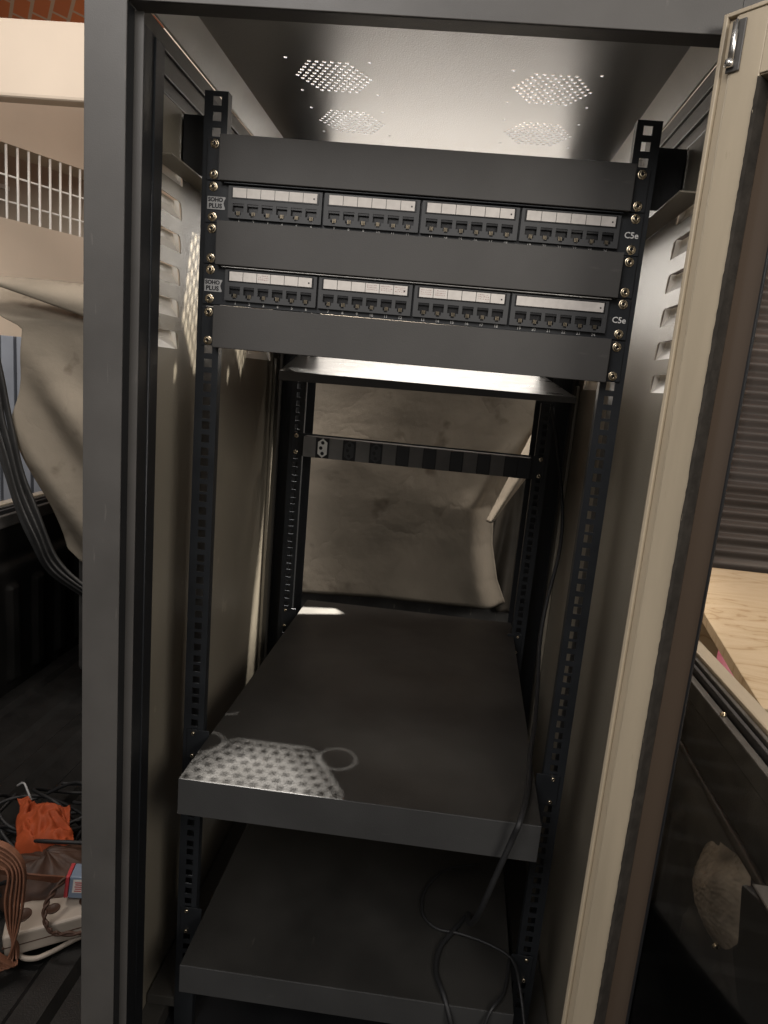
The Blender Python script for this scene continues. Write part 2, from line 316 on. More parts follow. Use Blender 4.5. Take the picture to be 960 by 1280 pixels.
# screw: washer, dome head and a dark cross recess
def screw(parent, x, y, z, r=0.0042, washer=True):
    m = XZ(x, y, z) ; b = MB(); a0 = random.random() * 3
    t = m @ Matrix.Rotation(random.uniform(-.12, .12), 4, 'X')
    if washer: b.lathe([(r * 0.75, 0), (r * 1.22, 0), (r * 1.22, 0.0007), (r * 1.05, 0.0011), (r * 0.7, 0.0011)], m, 18)
    b.lathe([(r * 0.86, 0.0009), (r * 0.88, 0.0018), (r * 0.7, 0.0028), (r * 0.42, 0.0033), (r * 0.4, 0.0026), (0, 0.0022)], t, 18)
    o = b.build('screw', 'nickel', parent, smooth=True)
    c = MB(); q = t @ Matrix.Rotation(a0, 4, 'Z')
    c.box(-r * .5, r * .5, -r * .12, r * .12, .0024, .00335, q); c.box(-r * .12, r * .12, -r * .5, r * .5, .0024, .0034, q)
    c.build('cross_recess', 'port', o)
    return o

# ================================================================== SETTING
b = MB(); b.box(-14, 14, -10, 14, -1.80, -1.75); tag(b.build('ground', 'ground'), kind='structure')
# sloping brick ceiling
b = MB(); b.hexa([(-5, 0.4, 2.06), (5, 0.4, 2.06), (5, 5.5, 0.83), (-5, 5.5, 0.83), (-5, 0.4, 2.16), (5, 0.4, 2.16), (5, 5.5, 0.93), (-5, 5.5, 0.93)])
tag(b.build('ceiling', 'brick'), kind='structure')
bw = thing('back_wall', (0, 3.05, -1.75), 'cream plastered garage wall above and beside the roller shutter', 'wall')
b = MB(); b.box(-4, 1.05, 3.05, 3.25, -1.75, 1.5); b.box(3.6, 5, 3.05, 3.25, -1.75, 1.5); b.box(1.05, 3.6, 3.05, 3.25, 0.665, 1.5); b.build('plaster', 'wall', bw)
rs = thing('roller_shutter', (2.3, 3.07, -1.75), 'closed dark steel roller shutter of narrow horizontal slats behind the table', 'roller shutter')
b = MB()
prof = []
z = -1.75
while z < 0.70:
    for k in range(6):
        a = k / 6; prof.append((3.09 + 0.012 * math.cos(2 * PI * a), z + a * 0.075))
    z += 0.075
V = [[b.bm.verts.new((x, y, zz)) for x in (1.0, 3.65)] for y, zz in prof]
for A, B in zip(V, V[1:]): b.bm.faces.new((A[0], A[1], B[1], B[0]))
b.build('slat_curtain', 'shutter', rs, smooth=True, solid=0.002)
for x in (1.0, 3.62): MB().box(x, x + 0.06, 3.03, 3.048, -1.75, 0.70).build('guide_rail', 'shutter', rs, bevel=0.003)
# left wall with barred opening, rotated
ang = math.radians(26); P0 = Vector((-2.0, 2.2, 0)); wd = Vector((math.sin(ang), math.cos(ang), 0)); wn = Vector((-wd.y, wd.x, 0))
def WP(s, off, z): p = P0 + wd * s + wn * off; return Vector((p.x, p.y, z))
def wbox(b, s0, s1, o0, o1, z0, z1):
    b.hexa([WP(s0, o0, z0), WP(s1, o0, z0), WP(s1, o1, z0), WP(s0, o1, z0), WP(s0, o0, z1), WP(s1, o0, z1), WP(s1, o1, z1), WP(s0, o1, z1)]); return b
WT, WB = 0.605, 0.295
lw = thing('side_wall', (P0.x, P0.y, -1.75), 'cream plastered garage wall around the barred opening at far left', 'wall')
b = MB(); wbox(b, -2.2, 1.6, 0, 0.18, -1.75, WB); wbox(b, -2.2, 1.6, 0, 0.18, WT, 1.04); wbox(b, -2.2, -1.0, 0, 0.18, WB, WT); wbox(b, 0.9, 1.6, 0, 0.18, WB, WT); b.build('plaster', 'wall', lw)
gr = thing('window_grille', WP(0, 0, WB), 'white metal bar grille in the opening of the left garage wall', 'window grille')
for i in range(37):
    s = -0.98 + i * 0.0505; b = MB(); b.tube([WP(s, 0.012, WB), WP(s, 0.012, WT)], 0.0056, 8); b.build('bar', 'whitebar', gr)
for zz in (0.372, 0.48):
    b = MB(); b.tube([WP(-1.0, 0.0215, zz), WP(0.9, 0.0215, zz)], 0.0045, 8); b.build('cross_bar', 'whitebar', gr)
b = MB(); wbox(b, -3, 3, 1.0, 1.1, -1.0, 2.0); tag(b.build('neighbour_wall', 'mesh_bg'), 'rough brown masonry wall seen through the white grille', 'wall')
b = MB(); wbox(b, -1.0, 1.6, 0.75, 0.80, -0.6, 0.37); tag(b.build('green_panel', 'green'), 'dark green board standing behind the white grille', 'board')
b = MB()
prof = [WP(-1.6 + 0.02 * i, 0.86, 0.600 + 0.006 * math.cos(i * 0.9)) for i in range(160)]
b.ribbon(prof, 0.022, 0.01); tag(b.build('lace_trim', 'whitebar'), 'thin wavy white eave edge seen through the top of the grille', 'eave trim')
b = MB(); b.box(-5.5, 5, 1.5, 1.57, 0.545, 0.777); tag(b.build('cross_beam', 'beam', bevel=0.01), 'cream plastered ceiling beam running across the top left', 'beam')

# ================================================================== TRUCK BED
tb = thing('pickup_bed', (-0.28, 0.3, -1.24), 'black lined open pickup truck bed with cream painted sides, rack standing in it', 'truck bed')
b = MB()
pts = [(-1.06, -1.22)]
x = -1.16
prof = []
while x < 0.50:
    prof += [(x, -1.215), (x + 0.055, -1.215), (x + 0.068, -1.203), (x + 0.108, -1.203)]; x += 0.121
V = [[b.bm.verts.new((px, y, pz)) for y in (-0.85, 1.55)] for px, pz in prof]
for A, B in zip(V, V[1:]): b.bm.faces.new((A[0], A[1], B[1], B[0]))
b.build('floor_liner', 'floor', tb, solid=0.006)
def side_liner(sgn, xi):
    # inner wall with ribs and mould ridge
    b = MB()
    def f(u, v):
        y = -0.85 + 2.4 * u; z = -1.21 + 0.475 * v
        rib = 0.012 * (1 if (y * 9) % 1 < 0.35 else 0) if 0.08 < v < 0.66 and not (sgn > 0 and -0.03 < y < 0.17 and z > -1.0) else 0
        ridge = 0.014 * math.exp(-((v - 0.80) / 0.03) ** 2) + 0.012 * max(0, min(1, (v - 0.80) / 0.04))
        wear = 0.002 * noise.noise(Vector((y * 8, z * 8, 0)))
        arch = 0.0
        return (xi - sgn * (rib - ridge + wear + arch), y, z)
    b.grid(300, 60, f); return b
side_liner(1, 0.500).build('side_liner', 'liner', tb, smooth=True)
side_liner(-1, -1.10).build('side_liner', 'floor', tb, smooth=True)  # left wall takes the darkened liner copy, right wall the lighter one
b = MB(); b.box(-1.10, 0.5, 1.50, 1.54, -1.22, -0.70); b.build('front_liner', 'liner', tb, bevel=0.004)
for sgn, xi in ((1, 0.510), (-1, -1.11)):
    X = lambda a: xi + sgn * a
    def bx(name, a0, a1, z0, z1, m, bev=0.003):
        MB().box(min(X(a0), X(a1)), max(X(a0), X(a1)), -0.85, 1.55, z0, z1).build(name, m, tb, bevel=bev)
    bx('rail_cap', 0.0, 0.014, -0.735, -0.700, 'liner'); bx('rail_cap', 0.0165, 0.024, -0.735, -0.690, 'darkthing', 0.002)
    bx('rail_cap', 0.0265, 0.034, -0.735, -0.685, 'liner', 0.002); bx('side_rail', 0.0365, 0.066, -1.20, -0.680, 'truck', 0.004)
for (y, z) in ((0.035, -0.699), (0.20, -0.699), (-0.12, -0.699)):
    MB().lathe([(0, 0.006), (0.003, 0.005), (0.005, 0.002), (0.005, 0)], Matrix.Translation((0.517, y, z - 0.0005)), 12).build('rivet', 'nickel', tb, smooth=True)
# ridge moulding along the wall
b = MB(); b.tube([(0.494, 1.0 - i * 0.06, -0.765 - (i / 16.0) * 0.040 + 0.0015 * noise.noise(Vector((i, 0, 0)))) for i in range(20)], [0.006 + 0.002 * math.sin(i * 1.3) for i in range(20)], 12)
b.build('moulded_ridge', 'edge', tb, smooth=True)
# worn patch of wheel arch
b = MB()
def arch(u, v):
    th = u * 2 * PI; r = v
    y = 0.075 + r * (0.082 + 0.012 * math.sin(2 * th)) * math.cos(th); z = -0.905 + r * (0.078 + 0.010 * math.cos(3 * th)) * math.sin(th) 
    h = 0.034 * (1 - r ** 2) ** 1.5 - 0.003 + 0.0022 * noise.noise(Vector((y * 190, z * 190, 1))) * (1 - r ** 4) + 0.0015 * noise.noise(Vector((y * 70, z * 70, 4)))
    return (0.500 - h, y - (z + 0.905) * 0.35, z)
b.grid(200, 70, arch); bmesh.ops.remove_doubles(b.bm, verts=b.bm.verts, dist=1e-5); b.build('worn_bulge', 'worn', tb, smooth=True)
bb = thing('bracket_box', (0.47, -0.13, -0.95), 'black angular plastic bracket poking in at the lower right edge', 'bracket')
b = MB(); b.prism([(-0.105, -0.770), (-0.060, -0.785), (-0.078, -0.850), (-0.068, -0.865), (-0.100, -0.905), (-0.21, -0.95), (-0.26, -0.77)], 0.452, 0.492, Matrix(((0, 0, 1, 0), (1, 0, 0, 0), (0, 1, 0, 0), (0, 0, 0, 1)))); b.build('body', 'black', bb, bevel=0.004)
b = MB(); b.box(0.450, 0.493, -0.26, -0.085, -0.768, -0.764); b.build('lid', 'edge', bb, bevel=0.002)
screw(bb, 0.455, -0.03, -0.90)

# ================================================================== CANVAS
cv = thing('canvas_sheet', (-0.4, 0.95, -0.83), 'stained beige canvas cover draped over the load behind the rack', 'canvas cover')
def xr(z):
    K = [(-0.05, 0.335), (-0.22, 0.335), (-0.34, 0.315), (-0.46, 0.235), (-0.55, 0.192), (-0.65, 0.20), (-0.75, 0.225), (-0.83, 0.262), (-1.2, 0.262)]
    for (a, xa), (c, xc) in zip(K, K[1:]):
        if z <= a and z >= c: return xa + (xc - xa) * (a - z) / (a - c)
    return K[0][1] if z > K[0][0] else K[-1][1]
def xl(z):
    K = [(-0.05, -1.22), (-0.16, -1.15), (-0.20, -1.055), (-0.45, -1.075), (-0.58, -1.03), (-0.70, -0.985), (-0.78, -0.955), (-0.83, -0.90)]
    for (a, xa), (c, xc) in zip(K, K[1:]):
        if z <= a and z >= c: return xa + (xc - xa) * (a - z) / (a - c)
    return K[0][1] if z > K[0][0] else K[-1][1]
def canvas(u, v):
    # v 0..0.25 top going forward, then down the face
    prof = [(0, 1.44, -0.060), (0.12, 1.20, -0.050), (0.20, 1.08, -0.062), (0.27, 0.99, -0.105), (0.33, 0.925, -0.155), (0.36, 0.900, -0.178), (0.5, 0.905, -0.36), (0.7, 0.900, -0.55), (0.98, 0.905, -0.812), (1.0, 0.925, -0.822)]
    for (a, ya, za), (c, yc, zc) in zip(prof, prof[1:]):
        if a <= v <= c: t = (v - a) / (c - a); y = ya + (yc - ya) * t; z = za + (zc - za) * t; break
    L_, R_ = xl(z), xr(z); x = L_ + (R_ - L_) * u
    n1 = noise.noise(Vector((x * 1.8, z * 2.0, 0))) * 0.030; n2 = noise.noise(Vector((x * 5 + 3, z * 3.5, 5))) * 0.007; n3 = noise.noise(Vector((x * 17, z * 13, 9))) * 0.0014
    f = min(1, max(0, (v - 0.3) / 0.15))
    # diagonal folds at the left lower corner and near right edge
    fold = 0
    if x < -0.55: 
        q = (x + 1.0) * 1.2 + (z + 0.62) * 0.9; fold += 0.022 * math.sin(q * 26) * math.exp(-((x + 0.95) / 0.2) ** 2) * (1 if z < -0.40 else max(0, (-0.2 - z) / 0.2)) * f
    dr = R_ - x
    fold += -0.060 * math.exp(-(dr / 0.035) ** 2) * f + 0.009 * math.exp(-((dr - 0.055) / 0.030) ** 2) * f
    # raised thick seam lines across the face
    z += 0.012 * math.sin(x * 3.1 + 1) * f * 0.3
    w = 0.0
    return (x, y - (n1 + n2 + n3) * f - fold + w - n2 * 0.5, z + n1 * 0.3 * (1 - f))
b = MB(); b.grid(240, 150, canvas); b.build('cloth_face', 'canvas', cv, smooth=True, solid=0.004)
# crescent flap lying along the top front edge
b = MB()
def flap(u, v):
    x = -1.16 + 0.56 * u; lo = -0.095 - 0.065 * min(1, ((x + 1.14) / 0.26)) ** 1 * 1.0 - 0.0; hi = -0.080
    z = hi + (lo - hi) * v; y = 0.965 - 0.045 * v - 0.02 * math.sin(v * PI)
    return (x, y - 0.045 + 0.004 * noise.noise(Vector((x * 12, z * 20, 0))), z)
b.grid(60, 12, flap); b.build('top_flap', 'canvas', cv, smooth=True, solid=0.006)
# right hanging corner fold
b = MB()
def corner(u, v):
    z = -0.30 - 0.26 * v; xo = 0.345 - 0.155 * v; wdt = 0.075 * (1 - v * 0.75)
    return (xo - wdt * u, 0.875 - 0.035 * math.sin(u * PI) - 0.01 * v, z - 0.01 * u)
b.grid(12, 40, corner); b.build('corner_fold', 'canvas', cv, smooth=True, solid=0.004)
dt = thing('gap_shade_sheet', (.28, .98, -.83), 'dark folded sheet added to fill the shaded gap right of the beige canvas behind the rack', 'shade sheet')
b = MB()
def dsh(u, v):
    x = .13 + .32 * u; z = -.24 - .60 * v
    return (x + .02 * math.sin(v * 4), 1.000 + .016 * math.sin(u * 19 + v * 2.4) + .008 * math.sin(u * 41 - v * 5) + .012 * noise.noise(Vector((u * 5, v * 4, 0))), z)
b.grid(90, 60, dsh); b.build('cloth', 'shade_cloth', dt, smooth=True, solid=.003)
# dark load under it
b = MB(); b.box(-0.98, 0.40, 1.02, 1.45, -1.19, -0.20); tag(b.build('covered_load', 'liner', bevel=0.02), 'dark bulky load hidden under the beige canvas', 'load')

# rolled vinyl to the left of the canvas
rv = thing('rolled_cover', (-0.95, 0.86, -0.83), 'rolled black vinyl cover hanging along the left edge of the canvas', 'rolled cover')
K = [(-1.13, 0.88, -0.22), (-1.085, 0.87, -0.36), (-1.06, 0.86, -0.47), (-1.02, 0.855, -0.60), (-0.965, 0.85, -0.73), (-0.92, 0.86, -0.82), (-0.84, 0.90, -0.90)]
for dx, dy, w_ in ((0.0, 0.0, .015), (-0.013, -.006, .014), (-0.026, -.010, .013), (-0.040, -.004, .015)):
    b = MB(); b.ribbon([Vector(p) + Vector((dx + .002 * math.sin(i * .4 + dx * 90), dy, 0)) for i, p in enumerate(spline(K, 10))], w_, .010, (1, 0.15 * (1 if dx < -.03 else -1), 0)); b.build('fold', 'hose', rv, bevel=.003, seg=3)
cr = thing('slatted_crate', (-1.38, 1.2, -0.6), 'blue grey slatted panel behind the black rolled cover at far left', 'panel')
b = MB()
for i in range(8): b.box(-1.72 + i * 0.056, -1.675 + i * 0.056, 1.45, 1.47, -0.80, -0.22)
b.build('slats', 'bluegrey', cr, bevel=0.003)
MB().box(-1.75, -1.2, 1.472, 1.48, -0.8, -0.22).build('backing', 'darkthing', cr)

# ================================================================== TABLE and things under it
tbm = thing('work_table', (1.2, 1.0, -1.75), 'plywood topped work table standing beside the truck bed', 'table')
zt = -0.80
top = [(0.712, 0.47), (0.842, 1.25), (0.895, 1.62), (1.9, 1.60), (1.9, 0.30)]
b = MB(); b.prism(top, zt - 0.028, zt); b.build('tabletop', 'ply', tbm, bevel=0.002)
for (x, y) in ((0.755, 0.52), (0.875, 1.23), (1.8, 0.5), (1.8, 1.5)): MB().box(x, x + 0.07, y, y + 0.07, -1.75, zt - 0.030).build('leg', 'ply', tbm, bevel=0.003)
pk = thing('plastic_basin', (1.2, 1.9, -1.75), 'pink plastic basin on the ground under the table', 'basin')
mt = Matrix.Translation((1.33, 1.95, -1.42)) @ Matrix.Diagonal((1.6, 1.0, 1, 1))
MB().lathe([(0, -0.14), (0.16, -0.14), (0.24, 0.10), (0.255, 0.11), (0.262, 0.10), (0.235, 0.09)], mt, 32).build('bowl', 'pink', pk, smooth=True)
bx_ = thing('dark_toolbox', (1.3, 1.7, -1.75), 'dark grey toolbox below the table beside the pink basin', 'toolbox')
MB().box(1.05, 1.5, 1.30, 1.62, -1.75, -1.50).build('body', 'darkthing', bx_, bevel=0.01)
MB().box(1.04, 1.51, 1.29, 1.63, -1.498, -1.47).build('lid', 'black', bx_, bevel=0.008)
MB().tube(spline([(1.18, 1.46, -1.47), (1.19, 1.46, -1.43), (1.36, 1.46, -1.43), (1.37, 1.46, -1.47)], 4), 0.008).build('handle', 'black', bx_, smooth=True)

# ================================================================== SERVER RACK
rk = thing('server_rack', (0, 0.22, -1.18), 'open black metal server rack cabinet with its glass door swung open, in the pickup bed', 'server rack')
ZB = -1.185
def mir(b_args, s):  # mirror x range
    x0, x1 = b_args; return (x0, x1) if s < 0 else (-x1, -x0)
for s in (-1, 1):
    # front corner post : face, return, step
    b = MB()
    x0, x1 = mir((-0.300, -0.261), s); b.box(x0, x1, -0.150, -0.1485, ZB, 0.137)
    x0, x1 = mir((-0.300, -0.2985), s); b.box(x0, x1, -0.1482, -0.060, ZB, 0.137)
    o = b.build('front_post', 'post', rk, bevel=0.0006)
    x0, x1 = mir((-0.2625, -0.261), s); MB().box(x0, x1, -0.1482, -0.1352, ZB, 0.060).build('return_flange', 'black', o, bevel=0.0004)
    if s < 0:
        x0, x1 = mir((-0.2623, -0.2525), s); MB().box(x0, x1, -0.1350, -0.1336, ZB, 0.059).build('step_flange', 'post', o, bevel=0.0006)
        x0, x1 = mir((-0.2540, -0.2526), s); MB().box(x0, x1, -0.1334, -0.090, ZB, 0.050).build('inner_flange', 'black', o, bevel=0.0004)
        x0, x1 = mir((-0.2526, -0.2518), s); MB().tube([(s * .2522, -0.112, ZB), (s * .2522, -0.112, .048)], .0012, 8).build('seal_strip', 'rail', o, smooth=True)
    # rear posts
    b = MB(); x0, x1 = mir((-0.300, -0.266), s); b.box(x0, x1, 0.585, 0.600, ZB, 0.137); x0, x1 = mir((-0.2995, -0.286), s); b.box(x0, x1, 0.535, 0.584, ZB, 0.10)
    b.build('rear_post', 'paint', rk, bevel=0.0006)
    # top side web, slightly inclined (x .275 z .14 -> x .290 z .105) with rolled hem
    X = lambda a: a * (-s) * -1 if False else s * abs(a)
    b = MB(); b.hexa([(X(.2900), -.130, .1052), (X(.2915), -.130, .1052), (X(.2915), .584, .1052), (X(.2900), .584, .1052), (X(.2740), -.130, .1395), (X(.2755), -.130, .1395), (X(.2755), .584, .1395), (X(.2740), .584, .1395)])
    b.build('top_side_web', 'web', rk)
    b = MB(); b.tube([(X(.2905), -.130, .1045), (X(.2905), .584, .1045)], .0012, 8); b.build('web_hem', 'web', rk, smooth=True)
    # upper side rail with grooves
    b = MB()
    for (xa, xb, za, zb) in ((.2895, .2985, .082, .101), (.2925, .2985, .074, .082), (.2865, .2985, .055, .074), (.2895, .2985, .040, .055)):
        x0, x1 = mir((-xb, -xa), s); b.box(x0, x1, -.14, .584, za, zb - .0003)
    b.build('upper_side_rail', 'paint', rk, bevel=.0008)
    # channel holding the mounting rail
    b = MB(); x0, x1 = mir((-.2890, -.2870), s); b.box(x0, x1, .045, .25, -.030, .036)
    x0, x1 = mir((-.2868, -.250), s); b.box(x0, x1, .040, .0415, -.030, .036)
    o = b.build('rail_channel', 'black', rk, bevel=.0006)
    x0, x1 = mir((-.2868, -.2858), s); MB().box(x0, x1, .052, .085, -.004, .008).build('slot_plate', 'badge', o, bevel=.0004)
    b = MB(); x0, x1 = mir((-.2895, -.262), s); b.box(x0, x1, -.046, .54, -.0330, -.0312); x0, x1 = mir((-.2895, -.288), s); b.box(x0, x1, -.046, .038, -.031, .038)
    b.build('lower_channel', 'side', rk, bevel=.0006)
    # louvred side panel
    holes = []
    for g in ((-0.10, 0.0535), (0.33, 0.48)):
        for k in range(6):
            zb = -0.041 - 0.038 * k
            y0, y1 = g; h = 0.0205; hole = [(y0, zb)]
            hole += [(y1, zb), (y1 - .001, zb + h * .55), (y1 - .004, zb + h * .9), (y1 - .010, zb + h), (y0 + .010, zb + h), (y0 + .004, zb + h * .9), (y0 + .001, zb + h * .55)]
            holes.append(hole)
    me = plate([(-0.145, ZB + .01), (0.584, ZB + .01), (0.584, 0.038), (-0.145, 0.038)], holes if True else [], 0.0012)
    mx = Matrix(((0, 0, 1, s * .2915), (1, 0, 0, 0), (0, 1, 0, 0), (0, 0, 0, 1)))
    b = MB(); b.addmesh(me, mx)
    pnl = b.build('side_panel', 'side', rk)
    for g in ((-0.10, 0.0535), (0.33, 0.48)):
        for k in range(6):
            zb = -0.041 - 0.038 * k; h = .0205; y0, y1 = g
            b = MB(); xo = s * .2995; xi = s * .2922
            # hood: slants from the top edge outwards to the bottom, closed at the ends
            v = [b.bm.verts.new(q) for q in ((xi, y0 + .001, zb - .0005), (xi, y1 - .001, zb - .0005), (xo, y1 - .003, zb + h * .60), (xo, y0 + .003, zb + h * .60), (xo, y1 - .006, zb + h + .001), (xo, y0 + .006, zb + h + .001), (xi, y1 - .008, zb + h + .0005), (xi, y0 + .008, zb + h + .0005))]
            b.bm.faces.new((v[0], v[1], v[2], v[3])); b.bm.faces.new((v[3], v[2], v[4], v[5])); b.bm.faces.new((v[1], v[6], v[4], v[2])); b.bm.faces.new((v[0], v[3], v[5], v[7]))
            b.build('louver', 'web', pnl, solid=.0006)  # hoods share the lightened web paint so the slots look lit
    # base side rail
    x0, x1 = mir((-.2985, -.262), s); MB().box(x0, x1, -.056, .584, ZB, ZB + .030).build('base_rail', 'paint', rk, bevel=.001)
    # narrow vertical stiffener at the rear of the side panel
    x0, x1 = mir((-.2900, -.2840), s); MB().box(x0, x1, .50, .530, ZB + .03, -.225).build('stiffener', 'side', rk, bevel=.0012)
# top front beam
b = MB(); b.box(-.2608, .2608, -.150, -.1485, .0605, .137); b.box(-.2608, .2608, -.1483, -.128, .0605, .0620); b.box(-.2608, .2608, -.1295, -.128, .0622, .076); b.build('top_front_beam', 'post', rk, bevel=.0006)
b = MB(); b.box(-.2655, .2655, .586, .600, .122, .137); b.build('top_rear_beam', 'paint', rk, bevel=.0006)
MB().box(-.2608, .2608, -.150, -.120, ZB, ZB + .045).build('bottom_front_beam', 'paint', rk, bevel=.001)
MB().box(-.2608, .2608, .57, .600, ZB, ZB + .045).build('bottom_rear_beam', 'paint', rk, bevel=.001)
# roof with four hexagonal fan grilles
holes = []
for (cx, cy) in ((-.1425, .1800), (-.1425, .3360), (.1430, .1760), (.1430, .3320)):
    px, py, n = .0098, .0085, 6
    for r in range(-(n - 1), n):
        cnt = 2 * n - 1 - abs(r)
        for c in range(cnt): holes.append(circ(cx + (c - (cnt - 1) / 2) * px, cy + r * py, .0030, 10))
    for a in (-.0535, .0535):
        for q in (-.0485, .0470): holes.append(circ(cx + a, cy + q, .0026, 8))
holes.append([(-.2525, .541), (-.241, .503), (-.20, .530), (-.13, .552), (-.15, .566), (-.235, .548)])
me = plate([(-.2985, -.148), (.2985, -.148), (.2985, .598), (-.2985, .598)], holes, .0012)
b = MB(); b.addmesh(me, Matrix.Translation((0, 0, .1410))); b.build('roof_panel', 'roof', rk)
# base pan and castor feet
MB().box(-.262, .262, -.118, .568, ZB, ZB + .0015).build('base_pan', 'black', rk)
for x in (-.26, .26):
    for y in (-.11, .56): MB().lathe([(0, ZB - .020), (.020, ZB - .020), (.022, ZB - .012), (.010, ZB - .008), (.008, ZB), (0, ZB)], Matrix.Translation((x, y, 0)), 16).build('foot', 'black', rk, smooth=True)
# mounting rails
def mounting_rail(s, y, dirn):
    zt_ = .048; hs = []
    k = 0
    zz = [hole_z(kk, h) for kk in range(-1, 24) for h in range(3)]
    zz = [q for q in zz if q < .040]
    xs = sorted((s * .2470, s * .2205))
    b = MB(); ladder(b, xs[0], xs[1], ZB + .002, zt_, s * HX, .0095, zz, .0095, XZ(0, y + .0008, 0)); o = b.build('mounting_rail', 'rail', rk, solid=.0016)
    ys = sorted((y + .0018 * dirn, y + dirn * .060))
    b = MB(); ladder(b, ys[0], ys[1], ZB + .002, zt_, y + dirn * .020, .0090, [q - .002 for q in zz], .0090, Matrix(((0, 0, 1, s * .2462), (1, 0, 0, 0), (0, 1, 0, 0), (0, 0, 0, 1)))); b.build('rail_flange', 'rail', o, solid=.0015)
    xs = sorted((s * .2205, s * .2221)); b = MB(); b.box(xs[0], xs[1], min(y + .0018 * dirn, y + dirn * .012), max(y + .0018 * dirn, y + dirn * .012), ZB + .002, zt_); b.build('rail_lip', 'rail', o)
for s in (-1, 1):
    mounting_rail(s, .0002, 1); mounting_rail(s, .4842, 1 if False else 1)
    xs = sorted((s * .2190, s * .2900)); MB().box(xs[0], xs[1], .566, .5675, ZB + .03, .138).build('rear_light_blocker', 'black', rk, bevel=.0004)  # added dark plate, blocks light in rail holes and darkens roof reflection
    xs = sorted((s * .2475, s * .2870)); MB().box(xs[0], xs[1], .30, .50, -.028, -.026).build('rail_brace', 'black', rk)
# bottom cage bracket plates
for s in (-1, 1):
    xs = sorted((s * .2475, s * .2880)); MB().box(xs[0], xs[1], .002, .5, -1.15, -1.135).build('rail_brace', 'paint', rk, bevel=.001)
# ---- door
A = Vector((.2425, -.165, 0)); D = Vector((.67118, -.74130, 0)); Nn = Vector((.74130, .67118, 0))
DM = Matrix(((D.x, Nn.x, 0, A.x), (D.y, Nn.y, 0, A.y), (0, 0, 1, 0), (0, 0, 0, 1)))   # local x = along door, y = towards its outer face
DW = .565; DZ0, DZ1 = -1.15, .068
b = MB()
b.box(0, .0035, 0, .024, DZ0, DZ1, DM)                     # rolled edge
b.box(.0035, .0115, .0042, .0060, DZ0 + .004, DZ1 - .004, DM)
b.box(.0115, .0365, .0012, .0030, DZ0 + .004, DZ1 - .0035, DM)
b.box(.0105, .0117, .0014, .0060, DZ0 + .004, DZ1 - .004, DM)
b.box(.0350, .0365, .0030, .0200, DZ0 + .05, DZ1 - .050, DM)
b.box(DW - .045, DW, 0, .024, DZ0, DZ1, DM)
b.box(.0035, DW - .045, 0, .0240, DZ1 - .0032, DZ1, DM); b.box(.0365, DW - .045, .0012, .0030, DZ1 - .052, DZ1 - .0035, DM)
b.box(.0365, DW - .045, .0030, .0200, DZ1 - .053, DZ1 - .0515, DM)
b.box(.0035, DW - .045, 0, .0240, DZ0, DZ0 + .003, DM); b.box(.0365, DW - .045, .0012, .0030, DZ0 + .0035, DZ0 + .05, DM)
door = b.build('door', 'door', rk, bevel=.0007)
# jagged foam seal beside the stile
b = MB(); N_ = 260; z0, z1 = DZ0 + .052, DZ1 - .054; prev = None
for i in range(N_ + 1):
    z = z0 + (z1 - z0) * i / N_; j = .00012 * noise.noise(Vector((z * 60, 0, 0))) + .0003 * random.uniform(-1, 1)
    row = [b.bm.verts.new(DM @ Vector(q)) for q in ((.0360 + j, .0005, z), (.0378, .0035, z), (.0385, .0175, z), (.0360, .0175, z))]
    if prev:
        for k in range(3): b.bm.faces.new((prev[k], prev[k + 1], row[k + 1], row[k]))
    prev = row
b.build('foam_seal', 'foam', door)
MB().box(.0366, .0600, .0182, .0196, DZ0 + .05, DZ1 - .053, DM).build('glass_border', 'border', door)
MB().box(.0600, .0618, .0165, .0196, DZ0 + .05, DZ1 - .053, DM).build('glass_trim', 'black', door, bevel=.0004)
MB().box(.0366, DW - .046, .0200, .0240, DZ0 + .02, DZ1 - .020, DM).build('glass_pane', 'glass', door)
MB().box(.0618, DW - .046, .0182, .0196, DZ1 - .075, DZ1 - .053, DM).build('glass_border', 'border', door)
h = MB(); h.box(.009, .020, -.0010, .0010, .022, .060, DM); hp = h.build('hinge_plate', 'post', door, bevel=.0006)
MB().lathe([(0, 0), (.0022, 0), (.0022, .026), (.0014, .027), (.0014, .034), (0, .034)], DM @ Matrix.Translation((.0138, -.0032, .025)), 14).build('hinge_pin', 'silver', hp, smooth=True)
MB().lathe([(0, 0), (.0036, .001), (.0036, .0055), (0, .007)], DM @ Matrix.Translation((.0128, -.0032, .0245)), 14).build('pin_knob', 'silver', hp, smooth=True)

# ================================================================== MOUNTED EQUIPMENT
def blank(k, label):
    zt_ = -k * U; t = thing('blank_panel', (0, 0, zt_ - U / 2), label, 'blank panel', 'blank panels screwed to the front rails')
    b = MB(); b.box(-.2240, .2240, -.0125, -.0112, zt_ - .0457, zt_ + .0012); b.box(-.2240, .2240, -.0110, -.0006, zt_ - .0457, zt_ - .0445); b.box(-.2240, .2240, -.0110, -.0006, zt_, zt_ + .0012)
    b.box(-.2240, -.2228, -.0110, -.0006, zt_ - .0443, zt_ - .0002); b.box(.2228, .2240, -.0110, -.0006, zt_ - .0443, zt_ - .0002)
    b.build('face_plate', 'grey', t, bevel=.0005)
    for s in (-1, 1):
        xs = sorted((s * .2242, s * .2410)); MB().box(xs[0], xs[1], -.0022, -.0008, zt_ - .0440, zt_ - .0004).build('ear', 'rail', t, bevel=.0004)
        for hh in (0, 2): screw(t, s * HX, -.0022, hole_z(k, hh))
    return t
blank(0, 'plain grey blank panel topmost of the three, above both patch panels')
blank(2, 'plain grey blank panel in the middle, between the two patch panels')
t4 = blank(4, 'plain grey blank panel lowest of the three, under the numbered patch panel'); t4.location.z -= .0020; t4.rotation_euler.y = math.radians(-.12)
